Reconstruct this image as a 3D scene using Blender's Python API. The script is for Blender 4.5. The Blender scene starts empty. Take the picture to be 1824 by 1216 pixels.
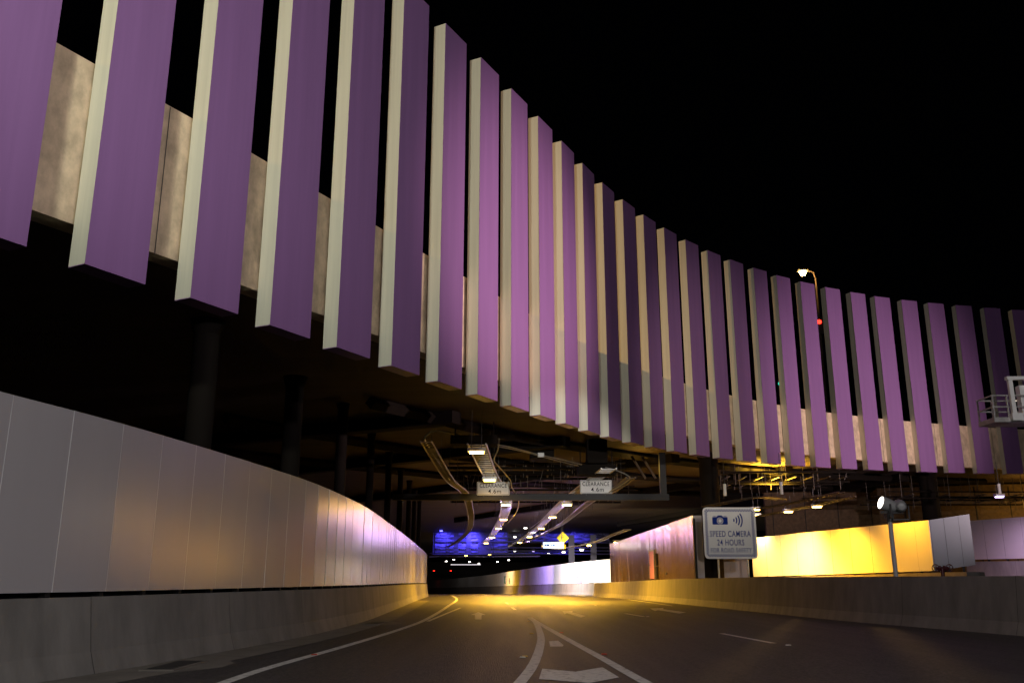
import bpy, bmesh, math, random
from mathutils import Vector, Matrix
R = math.radians
random.seed(7)
sc = bpy.context.scene
COL = sc.collection
EYE = 1.25

# ------------------------------------------------------------------ camera
FPX = 1600.0
PITCH = math.atan(422 / FPX)
cd = bpy.data.cameras.new('camera'); cam = bpy.data.objects.new('camera', cd); COL.objects.link(cam)
cam.location = (0, 0, EYE); cam.rotation_euler = (math.pi / 2 + PITCH, 0, 0)
cd.sensor_width = 36; cd.lens = 36 * FPX / 1824; cd.clip_start = 0.1; cd.clip_end = 2000
sc.camera = cam

# ------------------------------------------------------------------ world: night sky
w = bpy.data.worlds.new('World'); sc.world = w; w.use_nodes = True
bg = w.node_tree.nodes['Background']; bg.inputs['Color'].default_value = (0.35, 0.4, 0.7, 1); bg.inputs['Strength'].default_value = 0.0004
sc.view_settings.view_transform = 'Standard'; sc.view_settings.look = 'None'
sc.view_settings.exposure = 0; sc.view_settings.gamma = 1
sc.cycles.max_bounces = 6; sc.cycles.sample_clamp_indirect = 8; sc.cycles.use_denoising = True
sc.cycles.caustics_reflective = False; sc.cycles.caustics_refractive = False

def lamp(kind, name, loc, power, color, aim=None, size=0.3, cone=60, blend=0.6, shape=None):
    l = bpy.data.lights.new(name, kind); l.energy = power; l.color = color
    o = bpy.data.objects.new(name, l); COL.objects.link(o); o.location = (loc[0], loc[1], loc[2] + EYE)
    if kind == 'SPOT': l.spot_size = R(cone); l.spot_blend = blend; l.shadow_soft_size = size
    elif kind == 'AREA': l.shape = 'DISK'; l.size = size
    else: l.shadow_soft_size = size
    if aim:
        d = Vector(aim) - Vector(loc); o.rotation_euler = d.to_track_quat('-Z', 'Y').to_euler()
    return o
AMBER = (1.0, 0.50, 0.06); WARM = (1.0, 0.80, 0.58); COOL = (0.86, 0.93, 1.0); BLUE = (0.08, 0.06, 1.0)
# unseen spots on blades and signs, and the street lamps behind the photographer (all outside the photo)
lamp('SPOT', 'unseen_spot', (17.5, 19.5, 6.0), 19000, (1.0, 0.72, 0.74), (0.8, 29.1, 10.0), .15, 44, 1)
lamp('SPOT', 'unseen_spot', (30, 27, 4.0), 24000, (1.0, 0.76, 0.78), (21.0, 51.5, 9.5), .15, 47, 1)
lamp('SPOT', 'unseen_spot', (4.5, 7.2, 8.0), 500, (0.98, 0.76, 0.92), (-8.5, 13.0, 10), .3, 75, 1)
lamp('POINT', 'street_light', (-4, -9, 8.5), 3600, (0.92, 1.0, 0.88), size=.4)
lamp('SPOT', 'unseen_spot', (-5, -9, 8.5), 11500, (0.96, 1.0, 0.84), (-6.2, 18, 12.5), .4, 44, 1)  # added spot that lifts the cream sides of the near blades
lamp('SPOT', 'unseen_spot', (17.0, 18.5, 5.0), 9000, (1.0, 0.86, 0.74), (10.0, 45, 9.5), .15, 34, 1)  # added spot for the cream sides of the middle blades
lamp('POINT', 'street_light', (13, -8, 9), 7600, (0.95, 0.88, 0.94), size=.4)
lamp('SPOT', 'unseen_spot', (2.5, -5, 2.5), 26000, (1, .95, .9), (2.0, 48, 4.4), .1, 10, .6)  # added spot on the clearance signs, in place of retroreflection
lamp('SPOT', 'unseen_spot', (3.5, -5, 1.6), 9000, (1, .90, .80), (10.9, 45.5, 2.2), .1, 6, .5)  # added spot that brightens the speed camera sign
# sodium street lamps up on the deck
lamp('POINT', 'deck_street_light', (-22, 16, 15), 1500, (1, .58, .2), size=.6)
lamp('POINT', 'deck_street_light', (-11, 33, 14.4), 3200, (1, .55, .16), size=.6)

# ------------------------------------------------------------------ helpers
def at(px, py, Y):
    x = px - 912; y = 608 - py; c, s = math.cos(PITCH), math.sin(PITCH)
    d = (x, FPX * c - y * s, FPX * s + y * c); k = Y / d[1]
    return Vector((d[0] * k, Y, d[2] * k + EYE))
def zr(Y):
    return -0.00007 * max(0.0, Y - 20) ** 2
def G(px, py, lift=0.0):
    Y = 20.0
    for _ in range(80):
        p = at(px, py, Y); Y = Y * .7 + .3 * (Y * (zr(Y) - EYE) / (p.z - EYE))
    return Vector((at(px, py, Y).x, Y, zr(Y) + lift))

class MB:
    def __init__(s): s.v = []; s.f = []; s.m = []
    def face(s, pts, mi=0):
        b = len(s.v); s.v += [tuple(p) for p in pts]; s.f.append(tuple(range(b, b + len(pts)))); s.m.append(mi)
    def hexa(s, q, mi=0):          # q: 8 points, 0-3 bottom ring, 4-7 top ring
        b = len(s.v); s.v += [tuple(p) for p in q]
        for f in ((3, 2, 1, 0), (4, 5, 6, 7), (0, 1, 5, 4), (1, 2, 6, 5), (2, 3, 7, 6), (3, 0, 4, 7)):
            s.f.append(tuple(b + i for i in f)); s.m.append(mi)
    def box(s, c, d, rz=0, mi=0):
        ca, sa = math.cos(rz), math.sin(rz); q = []
        for z in (-.5, .5):
            for x, y in ((-.5, -.5), (.5, -.5), (.5, .5), (-.5, .5)):
                X, Y = x * d[0], y * d[1]
                q.append((c[0] + X * ca - Y * sa, c[1] + X * sa + Y * ca, c[2] + z * d[2]))
        s.hexa(q, mi)
    def bar(s, a, b, wd, ht=None, mi=0):
        a = Vector(a); b = Vector(b); ht = ht or wd; d = (b - a).normalized()
        up = Vector((0, 0, 1)) if abs(d.z) < .95 else Vector((0, 1, 0))
        r = d.cross(up).normalized() * wd / 2; u = r.cross(d).normalized() * ht / 2
        s.hexa([a - r - u, a + r - u, b + r - u, b - r - u, a - r + u, a + r + u, b + r + u, b - r + u], mi)
    def tube(s, pts, r, n=8, mi=0, cap=True):
        pts = [Vector(p) for p in pts]; rings = []
        rr = r if isinstance(r, (list, tuple)) else [r] * len(pts)
        for i, p in enumerate(pts):
            d = (pts[min(i + 1, len(pts) - 1)] - pts[max(i - 1, 0)]).normalized()
            up = Vector((0, 0, 1)) if abs(d.z) < .9 else Vector((1, 0, 0))
            x = d.cross(up).normalized(); y = x.cross(d)
            rings.append(len(s.v))
            for k in range(n):
                a = 2 * math.pi * k / n; s.v.append(tuple(p + (x * math.cos(a) + y * math.sin(a)) * rr[i]))
        for i in range(len(pts) - 1):
            for k in range(n):
                k2 = (k + 1) % n
                s.f.append((rings[i] + k, rings[i] + k2, rings[i + 1] + k2, rings[i + 1] + k)); s.m.append(mi)
        if cap:
            s.f.append(tuple(rings[0] + k for k in reversed(range(n)))); s.m.append(mi)
            s.f.append(tuple(rings[-1] + k for k in range(n))); s.m.append(mi)
    def build(s, name, mats, parent=None, smooth=False, bevel=0):
        me = bpy.data.meshes.new(name); me.from_pydata(s.v, [], s.f)
        for m in (mats if isinstance(mats, list) else [mats]): me.materials.append(m)
        me.polygons.foreach_set('material_index', s.m)
        bm = bmesh.new(); bm.from_mesh(me); bmesh.ops.remove_doubles(bm, verts=bm.verts, dist=1e-5); bmesh.ops.recalc_face_normals(bm, faces=bm.faces); bm.to_mesh(me); bm.free()
        if smooth:
            me.polygons.foreach_set('use_smooth', [True] * len(me.polygons)); me.set_sharp_from_angle(angle=R(38))
        o = bpy.data.objects.new(name, me); COL.objects.link(o)
        if parent: o.parent = parent; o.matrix_parent_inverse = Matrix.Translation(parent.location).inverted() if parent.type == 'EMPTY' and parent.rotation_euler.z == 0 else Matrix()
        if bevel:
            b = o.modifiers.new('bevel', 'BEVEL'); b.width = bevel; b.segments = 2; b.limit_method = 'ANGLE'
        return o
    def build_each(s, name, mats, parent=None, smooth=False, local=False):
        """one object per separate piece"""
        up = list(range(len(s.v)))
        def find(i):
            while up[i] != i: up[i] = up[up[i]]; i = up[i]
            return i
        for f in s.f:
            for i in f[1:]: up[find(i)] = find(f[0])
        gr = {}
        for f, m in zip(s.f, s.m): gr.setdefault(find(f[0]), []).append((f, m))
        for fs in gr.values():
            b = MB(); mp = {}
            for f, m in fs:
                for i in f:
                    if i not in mp: mp[i] = len(b.v); b.v.append(s.v[i])
                b.f.append(tuple(mp[i] for i in f)); b.m.append(m)
            o = b.build(name, mats, parent, smooth)
            if local: o.matrix_parent_inverse = Matrix()
def tag(o, label=None, cat=None, group=None, kind=None):
    if label: o['label'] = label
    if cat: o['category'] = cat
    if group: o['group'] = group
    if kind: o['kind'] = kind
    return o
def empty(name, loc, label, cat, group=None):
    o = bpy.data.objects.new(name, None); COL.objects.link(o); o.location = loc; o.empty_display_size = .2
    return tag(o, label, cat, group)
ORD = ['first', 'second', 'third', 'fourth', 'fifth', 'sixth', 'seventh', 'eighth', 'ninth', 'tenth', 'eleventh', 'twelfth', 'thirteenth',
       'fourteenth', 'fifteenth', 'sixteenth', 'seventeenth', 'eighteenth', 'nineteenth', 'twentieth', 'twenty-first', 'twenty-second',
       'twenty-third', 'twenty-fourth', 'twenty-fifth', 'twenty-sixth', 'twenty-seventh', 'twenty-eighth', 'twenty-ninth', 'thirtieth']

# ------------------------------------------------------------------ materials
def mat(name, col, rough=.6, ramp=(.3, .72), metal=0, spec=.5, noise=0, nscale=3, stretch=(1, 1, 1), bump=0, bscale=40, detail=6, rnoise=0, col2=None, speck=0):
    m = bpy.data.materials.new(name); m.use_nodes = True; N = m.node_tree.nodes; L = m.node_tree.links
    b = N['Principled BSDF']; b.inputs['Base Color'].default_value = (*col, 1); b.inputs['Roughness'].default_value = rough
    b.inputs['Metallic'].default_value = metal; b.inputs['Specular IOR Level'].default_value = spec
    if noise or bump or rnoise:
        tc = N.new('ShaderNodeTexCoord'); mp = N.new('ShaderNodeMapping'); mp.inputs['Scale'].default_value = stretch
        L.new(tc.outputs['Object'], mp.inputs['Vector'])
    if noise or rnoise:
        n = N.new('ShaderNodeTexNoise'); n.inputs['Scale'].default_value = nscale; n.inputs['Detail'].default_value = detail; n.inputs['Roughness'].default_value = .62
        L.new(mp.outputs[0], n.inputs['Vector'])
        if noise:
            r = N.new('ShaderNodeValToRGB'); r.color_ramp.elements[0].position = ramp[0]; r.color_ramp.elements[1].position = ramp[1]
            c2 = col2 or tuple(min(1, c * (1 + noise)) for c in col)
            c1 = tuple(c * (1 - noise) for c in col)
            r.color_ramp.elements[0].color = (*c1, 1); r.color_ramp.elements[1].color = (*c2, 1)
            L.new(n.outputs['Fac'], r.inputs['Fac']); L.new(r.outputs[0], b.inputs['Base Color'])
            if speck:      # stone chips in the binder
                vo = N.new('ShaderNodeTexVoronoi'); vo.inputs['Scale'].default_value = speck; L.new(tc.outputs['Object'], vo.inputs['Vector'])
                sr = N.new('ShaderNodeValToRGB'); sr.color_ramp.elements[0].position = .25; sr.color_ramp.elements[0].color = (.45, .45, .45, 1)
                sr.color_ramp.elements[1].position = .95; sr.color_ramp.elements[1].color = (2.6, 2.5, 2.4, 1)
                L.new(vo.outputs['Color'], sr.inputs['Fac'])
                mx = N.new('ShaderNodeMix'); mx.data_type = 'RGBA'; mx.blend_type = 'MULTIPLY'; mx.inputs['Factor'].default_value = 1
                L.new(r.outputs[0], mx.inputs[6]); L.new(sr.outputs[0], mx.inputs[7]); L.new(mx.outputs[2], b.inputs['Base Color'])
        if rnoise:
            q = N.new('ShaderNodeMapRange'); q.inputs['From Min'].default_value = .3; q.inputs['From Max'].default_value = .7
            q.inputs['To Min'].default_value = max(.03, rough - rnoise); q.inputs['To Max'].default_value = rough + rnoise
            L.new(n.outputs['Fac'], q.inputs['Value']); L.new(q.outputs[0], b.inputs['Roughness'])
    if bump:
        n2 = N.new('ShaderNodeTexNoise'); n2.inputs['Scale'].default_value = bscale; n2.inputs['Detail'].default_value = 4
        L.new(mp.outputs[0], n2.inputs['Vector']); bp = N.new('ShaderNodeBump'); bp.inputs['Strength'].default_value = bump; bp.inputs['Distance'].default_value = .02
        L.new(n2.outputs['Fac'], bp.inputs['Height']); L.new(bp.outputs[0], b.inputs['Normal'])
    return m
def glow(name, col, s):
    m = bpy.data.materials.new(name); m.use_nodes = True; b = m.node_tree.nodes['Principled BSDF']
    b.inputs['Base Color'].default_value = (*col, 1); b.inputs['Emission Color'].default_value = (*col, 1); b.inputs['Emission Strength'].default_value = s
    return m
M = dict(
    asphalt=mat('asphalt', (.027, .025, .024), .6, noise=.34, nscale=2.2, stretch=(1, .05, 1), bump=.5, bscale=60, rnoise=.06, speck=28),
    concrete=mat('barrier_concrete', (.19, .175, .16), .75, ramp=(.34, .66), noise=.2, nscale=1.5, stretch=(1.2, 1.2, .4), bump=.15, bscale=20),
    beam=mat('beam_concrete', (.60, .47, .32), .8, ramp=(.34, .66), noise=.26, nscale=3.0, stretch=(1, 1, .7), bump=.3, bscale=9, detail=9),
    kerb=mat('kerb_concrete', (.16, .14, .12), .8, noise=.25, nscale=1.4),
    purple=mat('purple_paint', (.275, .138, .33), .38, noise=.08, nscale=1.6, stretch=(2.5, 2.5, .12), rnoise=.05),
    cream=mat('cream_paint', (.74, .71, .58), .5, noise=.08, nscale=2.0, stretch=(3, 3, .12)),
    panel=mat('aluminium_panel', (.50, .465, .475), .23, metal=.2, noise=.04, nscale=.6, bump=.03, bscale=.8, stretch=(1.2, 1.2, .25)),
    panel2=mat('blue_grey_panel', (.24, .25, .28), .35, metal=.3, noise=.04, nscale=.6),
    gold=mat('gold_panel', (.55, .36, .10), .22, metal=.85, noise=.06, nscale=.6, bump=.07, bscale=1.0, stretch=(1.6, 1.6, .3)),
    white=mat('white_panel', (.72, .72, .70), .42, noise=.03, nscale=1),
    lilac=mat('lilac_panel', (.55, .50, .52), .5, noise=.05, nscale=1),
    joint=mat('joint_strip', (.75, .73, .74), .3, metal=.3),
    steel=mat('painted_steel', (.04, .038, .036), .5, noise=.3, nscale=3),
    galv=mat('galvanised_steel', (.42, .41, .38), .4, metal=.7, noise=.2, nscale=6),
    dark=mat('dark_cladding', (.022, .018, .016), .7, noise=.3, nscale=1),
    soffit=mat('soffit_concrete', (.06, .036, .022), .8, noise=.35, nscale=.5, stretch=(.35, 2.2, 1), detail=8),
    tray=mat('cable_tray', (.13, .10, .075), .45, metal=.5, noise=.3, nscale=8),
    steel2=mat('gantry_paint', (.018, .017, .016), .6, noise=.2, nscale=3),
    greyp=mat('grey_enamel', (.42, .42, .41), .4, noise=.08, nscale=5),
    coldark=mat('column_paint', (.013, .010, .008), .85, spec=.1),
    traydk=mat('dull_steel', (.10, .08, .06), .6, noise=.3, nscale=6),
    black=mat('black_rubber', (.012, .012, .012), .6),
    line=mat('road_paint', (.42, .40, .37), .6, ramp=(.30, .50), noise=.5, nscale=9, detail=12, col2=(.66, .64, .60)),
    signw=mat('sign_white', (.8, .79, .75), .4, noise=.03, nscale=3),
    signb=mat('sign_blue', (.008, .03, .24), .8, spec=.15), ink=mat('sign_black', (.010, .010, .012), .9, spec=.1),
    yellow=mat('sign_yellow', (.8, .6, .02), .45), rust=mat('red_enamel', (.06, .005, .008), .35, noise=.3, nscale=8),
    pink=mat('pink_door', (.62, .22, .42), .5), teal=mat('teal_sign', (.02, .16, .12), .5), wood=mat('timber_brown', (.14, .09, .05), .8, noise=.3, nscale=4),
    lamp_a=glow('lit_sodium', (1, .60, .12), 22), lamp_w=glow('lit_white', (1, .93, .85), 14), lamp_b=glow('lit_blue', (.06, .06, 1), 14),
    lamp_p=glow('lit_violet', (.65, .5, 1), 9), red=glow('lit_red', (1, .02, .01), 7), green=glow('lit_green', (.01, .75, .5), 1.2),
    screen=glow('lit_message', (.55, .7, 1), 2.2), lampy=glow('lit_street_lamp', (1, .66, .2), 60), flood=glow('lit_flood', (1, .93, .8), 6),
    spotp=mat('bluish_fittings', (.14, .14, .2), .6, ramp=(.42, .6), noise=.85, nscale=1.4, stretch=(.5, 1, 2.5)), carp=mat('car_paint', (.05, .05, .06), .25, metal=.3), glass=mat('car_glass', (.01, .01, .012), .08),
    refl=mat('marker_red', (.5, .03, .02), .3), refly=mat('marker_yellow', (.6, .38, .03), .3),
)

# ------------------------------------------------------------------ ground, road
def sheet(name, m, xf, ys, lift, kind='structure'):
    b = MB()
    for y0, y1 in zip(ys[:-1], ys[1:]):
        a0, a1 = xf(y0); c0, c1 = xf(y1)
        b.face([(a0, y0, zr(y0) + lift), (a1, y0, zr(y0) + lift), (c1, y1, zr(y1) + lift), (c0, y1, zr(y1) + lift)])
    return tag(b.build(name, m, smooth=True), kind=kind)
ys = [-40, -20, 0, 10, 20] + list(range(25, 300, 5)) + [320, 360, 420, 500, 600]
gm = mat('dark_earth', (.03, .028, .025), .9, noise=.3, nscale=.5)
sheet('ground', gm, lambda y: (-400, 400), ys, -0.03)

LW = [(-8.6, 0), (-7.5, 5), (-6.9, 8.2), (-6.37, 10.97), (-5.92, 13.0), (-5.52, 15.6), (-5.1, 19.0), (-4.82, 22.1), (-4.72, 26.3), (-4.78, 30.5), (-5.0, 35.2), (-5.35, 42), (-5.75, 49.5), (-6.6, 64), (-8.1, 88), (-11.3, 115), (-17.5, 150), (-30, 200)]
RB = [(13.4, 8), (12.7, 14), (11.72, 21.5), (10.6, 27.9), (10.15, 33), (9.8, 39), (9.5, 45), (9.25, 52), (8.85, 62), (8.3, 74), (7.6, 85)]
FW = [(12.6, 80), (11.3, 88), (9.0, 101), (6.16, 112), (3.8, 124), (.1, 145), (-5.96, 180), (-22, 245)]
def interp(T, y):
    for (x0, y0), (x1, y1) in zip(T[:-1], T[1:]):
        if y <= y1 or (x1, y1) == T[-1]: return x0 + (x1 - x0) * (y - y0) / (y1 - y0)
def left_x(y): return interp(LW, y)
def right_x(y):
    if y < 86: return interp(RB, y)
    return interp(FW, max(y, 88)) - .4
sheet('road', M['asphalt'], lambda y: (left_x(y) + .2, right_x(y) + .4), [-20, -10, 0, 5, 10, 15] + list(range(20, 240, 4)), 0.0)
def smooth_path(P, step=.6):
    out = []
    n = len(P)
    for i in range(n - 1):
        p0 = Vector(P[max(i - 1, 0)]); p1 = Vector(P[i]); p2 = Vector(P[i + 1]); p3 = Vector(P[min(i + 2, n - 1)])
        k = max(1, int((p2 - p1).length / step))
        for j in range(k):
            t = j / k
            out.append(.5 * ((2 * p1) + (p2 - p0) * t + (2 * p0 - 5 * p1 + 4 * p2 - p3) * t * t + (3 * p1 - p0 - 3 * p2 + p3) * t ** 3))
    out.append(Vector(P[-1])); return out
def strip(name, pts, wd, m, lift=.004, kind='structure', perp_x=False):
    P = smooth_path([(p[0], p[1]) for p in pts], .8); b = MB(); L = []
    for i, p in enumerate(P):
        d = (P[min(i + 1, len(P) - 1)] - P[max(i - 1, 0)]).normalized(); n = Vector((-d.y, d.x))
        wv = wd if not isinstance(wd, tuple) else wd[0] + (wd[1] - wd[0]) * i / (len(P) - 1)
        L.append((p + n * wv / 2, p - n * wv / 2))
    for (a, c), (e, g) in zip(L[:-1], L[1:]):
        b.face([(a.x, a.y, zr(a.y) + lift), (c.x, c.y, zr(c.y) + lift), (g.x, g.y, zr(g.y) + lift), (e.x, e.y, zr(e.y) + lift)])
    return tag(b.build(name, m), kind=kind)
# concrete channel beside the left barrier
sheet('drain_channel', M['kerb'], lambda y: (left_x(y) + .3, left_x(y) + (1.05 if y > 22 else 1.05 + (22 - y) * .02)), [-6, 0, 5, 8, 11, 13, 16, 19, 22, 26, 30, 35, 40, 45, 52, 60], .004)
for (a, nm) in (((207, 1193), 0), ((600, 1112), 0)):
    p = G(*a); b = MB(); yy = p.y + .6; xx = left_x(yy) + .78
    b.box((xx, yy, zr(yy) + .012), (.5, 1.5, .016)); b.box((xx, yy, zr(yy) + .022), (.36, 1.3, .006), mi=1)
    tag(b.build('drain_grate', [M['kerb'], M['black']]), kind='structure')
    b = MB(); b.face([(xx + .28, yy - 1.0, zr(yy) + .003), (xx + .75, yy - .2, zr(yy) + .003), (xx + .75, yy + .5, zr(yy) + .003), (xx + .28, yy + 1.3, zr(yy) + .003)])
    tag(b.build('drain_apron', M['kerb']), kind='structure')
# lane lines
def gl(*px): return [(-1, 0)][:0] + [(G(*q).x, G(*q).y) for q in px]
strip('lane_line', [(-3.55, 5), (-3.58, 11.9), (-3.5, 14.3), (-3.22, 17.8), (-2.86, 24), (-2.75, 30.7), (-3.1, 45), (-3.9, 66), (-6.2, 95)], .17, M['line'])
strip('lane_line', [(-.35, 8), (.10, 11.9), (.34, 14.6), (.55, 18.4), (.66, 21.8), (.70, 27.2), (.60, 31.2)], .16, M['line'])
strip('lane_line', [(1.95, 8), (1.66, 11.9), (1.47, 15.3), (1.17, 20.3), (.80, 27), (.60, 31.6)], .16, M['line'], .005)
strip('edge_line', [(7.9, 46), (7.95, 60), (7.75, 74), (7.2, 85), (6.2, 97), (3.9, 112)], .15, M['line'])
for a, c, wd in (((901, 1072), (905, 1075), .12), ((912, 1081), (918, 1085.5), .13), ((1114, 1092), (1147, 1097.6), .14), ((1285, 1127.5), (1378, 1145), .14), ((762, 1106), (820, 1082), .12)):
    strip('lane_dash', gl(a, c), wd, M['line'])
def poly(name, px, lift=.005):
    b = MB(); b.face([tuple(G(*q, lift)) for q in px]); return tag(b.build(name, M['line']), kind='structure')
poly('lane_arrow', [(846, 1102.5), (857.5, 1102.5), (858, 1094.5), (865, 1094.5), (852, 1089.5), (839, 1094.5), (846, 1094.5)])
poly('lane_arrow', [(1002, 1088), (1020, 1087.8), (1019, 1090), (1043, 1096.5), (1035, 1099), (1010, 1091.5), (1005, 1093)])
poly('lane_arrow', [(1158, 1083), (1182, 1082), (1181, 1084.2), (1222, 1090), (1210, 1092), (1172, 1086), (1166, 1087.5)])
poly('gore_chevron', [(978, 1141.5), (994, 1140.5), (1004, 1148.5), (1002, 1151), (980, 1151)])
poly('gore_chevron', [(966, 1190.5), (1025, 1196), (1073, 1188), (1103, 1206), (1050, 1216), (960, 1209)])
for q, m, lb in (((560, 1166), 'refl', 'red'), ((942, 1106), 'refly', 'yellow'), ((947, 1128), 'refly', 'yellow'), ((935, 1169), 'refly', 'yellow'), ((931, 1170.5), 'line', 'white'), ((1000, 1126.5), 'refl', 'red'), ((1076, 1165), 'refl', 'red'), ((1404, 1149), 'line', 'white'), ((1061, 1078), 'line', 'white'), ((1154, 1098), 'line', 'white')):
    p = G(*q); b = MB(); t = .02
    b.hexa([(p.x - .05, p.y - .045, p.z + .004), (p.x + .05, p.y - .045, p.z + .004), (p.x + .05, p.y + .045, p.z + .004), (p.x - .05, p.y + .045, p.z + .004),
            (p.x - .04, p.y - .02, p.z + t), (p.x + .04, p.y - .02, p.z + t), (p.x + .04, p.y + .02, p.z + t), (p.x - .04, p.y + .02, p.z + t)])
    o = b.build('road_marker', M[m]); tag(o, kind='structure')

# ------------------------------------------------------------------ long walls: barrier below, panels above
def offset_path(P, off):
    out = []
    for i, p in enumerate(P):
        d = (P[min(i + 1, len(P) - 1)] - P[max(i - 1, 0)]).normalized(); out.append(p + Vector((d.y, -d.x)) * off)
    return out
def barrier(name, pts, ztop, label, side=1, m='concrete', zb=None, joints=4.0):
    """F-profile concrete barrier; side=1: road lies to the right of the path direction; ztop: z of the top (list per point or number)"""
    P = smooth_path([(p[0], p[1], (ztop if not isinstance(ztop, list) else ztop[i])) for i, p in enumerate(pts)], .7)
    prof = [(0.25, 0.0), (0.23, 0.06), (0.15, 0.30), (0.06, 1.0), (-.22, 1.0), (-.22, 0.0)]
    b = MB(); rings = []
    for i, p in enumerate(P):
        d = (P[min(i + 1, len(P) - 1)] - P[max(i - 1, 0)]); d = Vector((d.x, d.y)).normalized(); n = Vector((d.y, -d.x)) * side
        base = zr(p.y) - .01 if zb is None else zb; h = p.z - base
        rings.append([(p.x + n.x * o, p.y + n.y * o, base + t * h if t in (0.0, 1.0) else base + t) for o, t in prof])
    acc = 0
    for i in range(len(rings) - 1):
        a, c = rings[i], rings[i + 1]
        for k in range(5): b.face([a[k], a[k + 1], c[k + 1], c[k]])
    b.face(rings[0]); b.face(rings[-1])
    # joints: thin dark grooves standing 2 mm proud
    j = MB(); last = 0
    for i in range(1, len(P) - 1):
        last += (P[i] - P[i - 1]).length
        if last >= joints:
            last = 0; a = rings[i]; d = (P[i + 1] - P[i]).normalized() * .012
            for k in range(3):
                nx = Vector((P[i + 1] - P[i])[:2]).normalized(); n = Vector((nx.y, -nx.x)) * side * .002
                q0 = Vector(a[k]) + Vector((n.x, n.y, .001)); q1 = Vector(a[k + 1]) + Vector((n.x, n.y, .001))
                j.face([q0, q1, q1 + Vector((d.x, d.y, 0)), q0 + Vector((d.x, d.y, 0))])
    bm = bmesh.new()
    o = b.build(name, M[m]); tag(o, label, 'barrier')
    if j.f: j.build_each('joint', M['black'], o)
    return o
def panel_wall(name, pts, zlo, zhi, label, m, pitch=1.15, gap=.012, off=0.0, jitter=.007, thick=.05, joint='joint', posts=True, base=None, side=1, group=None, capm=None):
    """row of upright sheet panels on short posts. zlo/zhi per point"""
    P = smooth_path([(p[0], p[1], zlo[i] if isinstance(zlo, list) else zlo, zhi[i] if isinstance(zhi, list) else zhi) for i, p in enumerate(pts)], .05)
    # resample by pitch
    S = [P[0]]; acc = 0
    for a, c in zip(P[:-1], P[1:]):
        seg = (Vector(c[:2]) - Vector(a[:2])).length; acc += seg
        if acc >= pitch: S.append(c); acc = 0
    if acc > pitch * .4: S.append(P[-1])
    b = MB(); jn = MB(); ps = MB(); rg = random.Random(len(S))
    for a, c in zip(S[:-1], S[1:]):
        A = Vector(a[:2]); C = Vector(c[:2]); d = (C - A).normalized(); n = Vector((d.y, -d.x)) * side
        A2 = A + d * gap / 2; C2 = C - d * gap / 2
        t0, t1, t2, t3 = [rg.uniform(-jitter, jitter) for _ in range(4)]
        q = lambda p, o, z: (p.x + n.x * o, p.y + n.y * o, z)
        b.hexa([q(A2, t0, a[2]), q(C2, t1, c[2]), q(C2, -thick, c[2]), q(A2, -thick, a[2]), q(A2, t2, a[3]), q(C2, t3, c[3]), q(C2, -thick, c[3]), q(A2, -thick, a[3])])
        if joint:
            jn.hexa([q(A - d * .005, .003, a[2]), q(A + d * .005, .003, a[2]), q(A + d * .005, -thick, a[2]), q(A - d * .005, -thick, a[2]),
                     q(A - d * .005, .003, a[3]), q(A + d * .005, .003, a[3]), q(A + d * .005, -thick, a[3]), q(A - d * .005, -thick, a[3])])
        if posts:
            zb = base if base is not None else zr(A.y) + .6
            ps.box((A.x - n.x * .11, A.y - n.y * .11, (zb + a[3] - .15) / 2), (.1, .1, a[3] - .15 - zb), math.atan2(d.y, d.x))
    root = b.build(name, M[m]); tag(root, label, 'wall', group)
    if joint: jn.build('joint_strip', M[joint], root)
    if posts: ps.build_each('post', M['black'], root)
    return root
# left wall
lwp = [p for p in LW if p[1] <= 120]
zl = [EYE - .175 - .00012 * max(0, p[1] - 12) ** 2 * .35 for p in lwp]
panel_wall('noise_wall', lwp, zl, [EYE + 2.25 + (.0 if p[1] < 70 else -.02 * (p[1] - 70) * .4) for p in lwp],
           'long curved grey metal panel wall along the left of the road, reflecting amber lights', 'panel', 1.12)
barrier('concrete_barrier', lwp, [EYE - .245 - .00012 * max(0, p[1] - 12) ** 2 * .35 for p in lwp], 'low concrete barrier under the curved grey panel wall on the left')
# right barrier
barrier('concrete_barrier', RB, [EYE + v for v in (.06, .06, .06, .06, .06, .05, .02, -.02, -.12, -.26, -.38)], 'tall plain concrete barrier on the right below the speed camera sign', side=-1)
# far white wall
fz = [zr(p[1]) for p in FW]
barrier('concrete_barrier', FW, [EYE + (-.49 if p[1] < 105 else -.49 - .0135 * (p[1] - 101)) for p in FW], 'distant pale barrier under the brightly lit white tunnel wall', side=-1)
panel_wall('tunnel_wall', FW, [EYE - .45 - .0135 * max(0, p[1] - 101) for p in FW], [EYE + 1.92 - .0175 * max(0, p[1] - 101) for p in FW],
           'glaring white panel wall inside the tunnel mouth, washed with violet light', 'white', 2.4, .015, side=-1, joint='traydk', posts=False, jitter=.002)
# gold metal wall and its grey end
bx = [(9.85, 50.0), (9.55, 57), (9.15, 66), (8.5, 80)]
panel_wall('noise_wall', bx, [EYE + .02, EYE - .06, EYE - .15, EYE - .29], [EYE + 3.34, EYE + 3.24, EYE + 3.1, EYE + 2.9],
           'gold reflecting metal panel wall beside the tunnel mouth with a pink door', 'gold', 1.1, .01, side=-1, jitter=.02, joint=None)
panel_wall('noise_wall', [(12.75, 50.03), (9.90, 50.03)], EYE + .02, EYE + 3.34, 'plain grey wall end facing the traffic behind the speed camera sign', 'lilac', .95, .01, joint=None, posts=False, side=-1)
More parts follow.
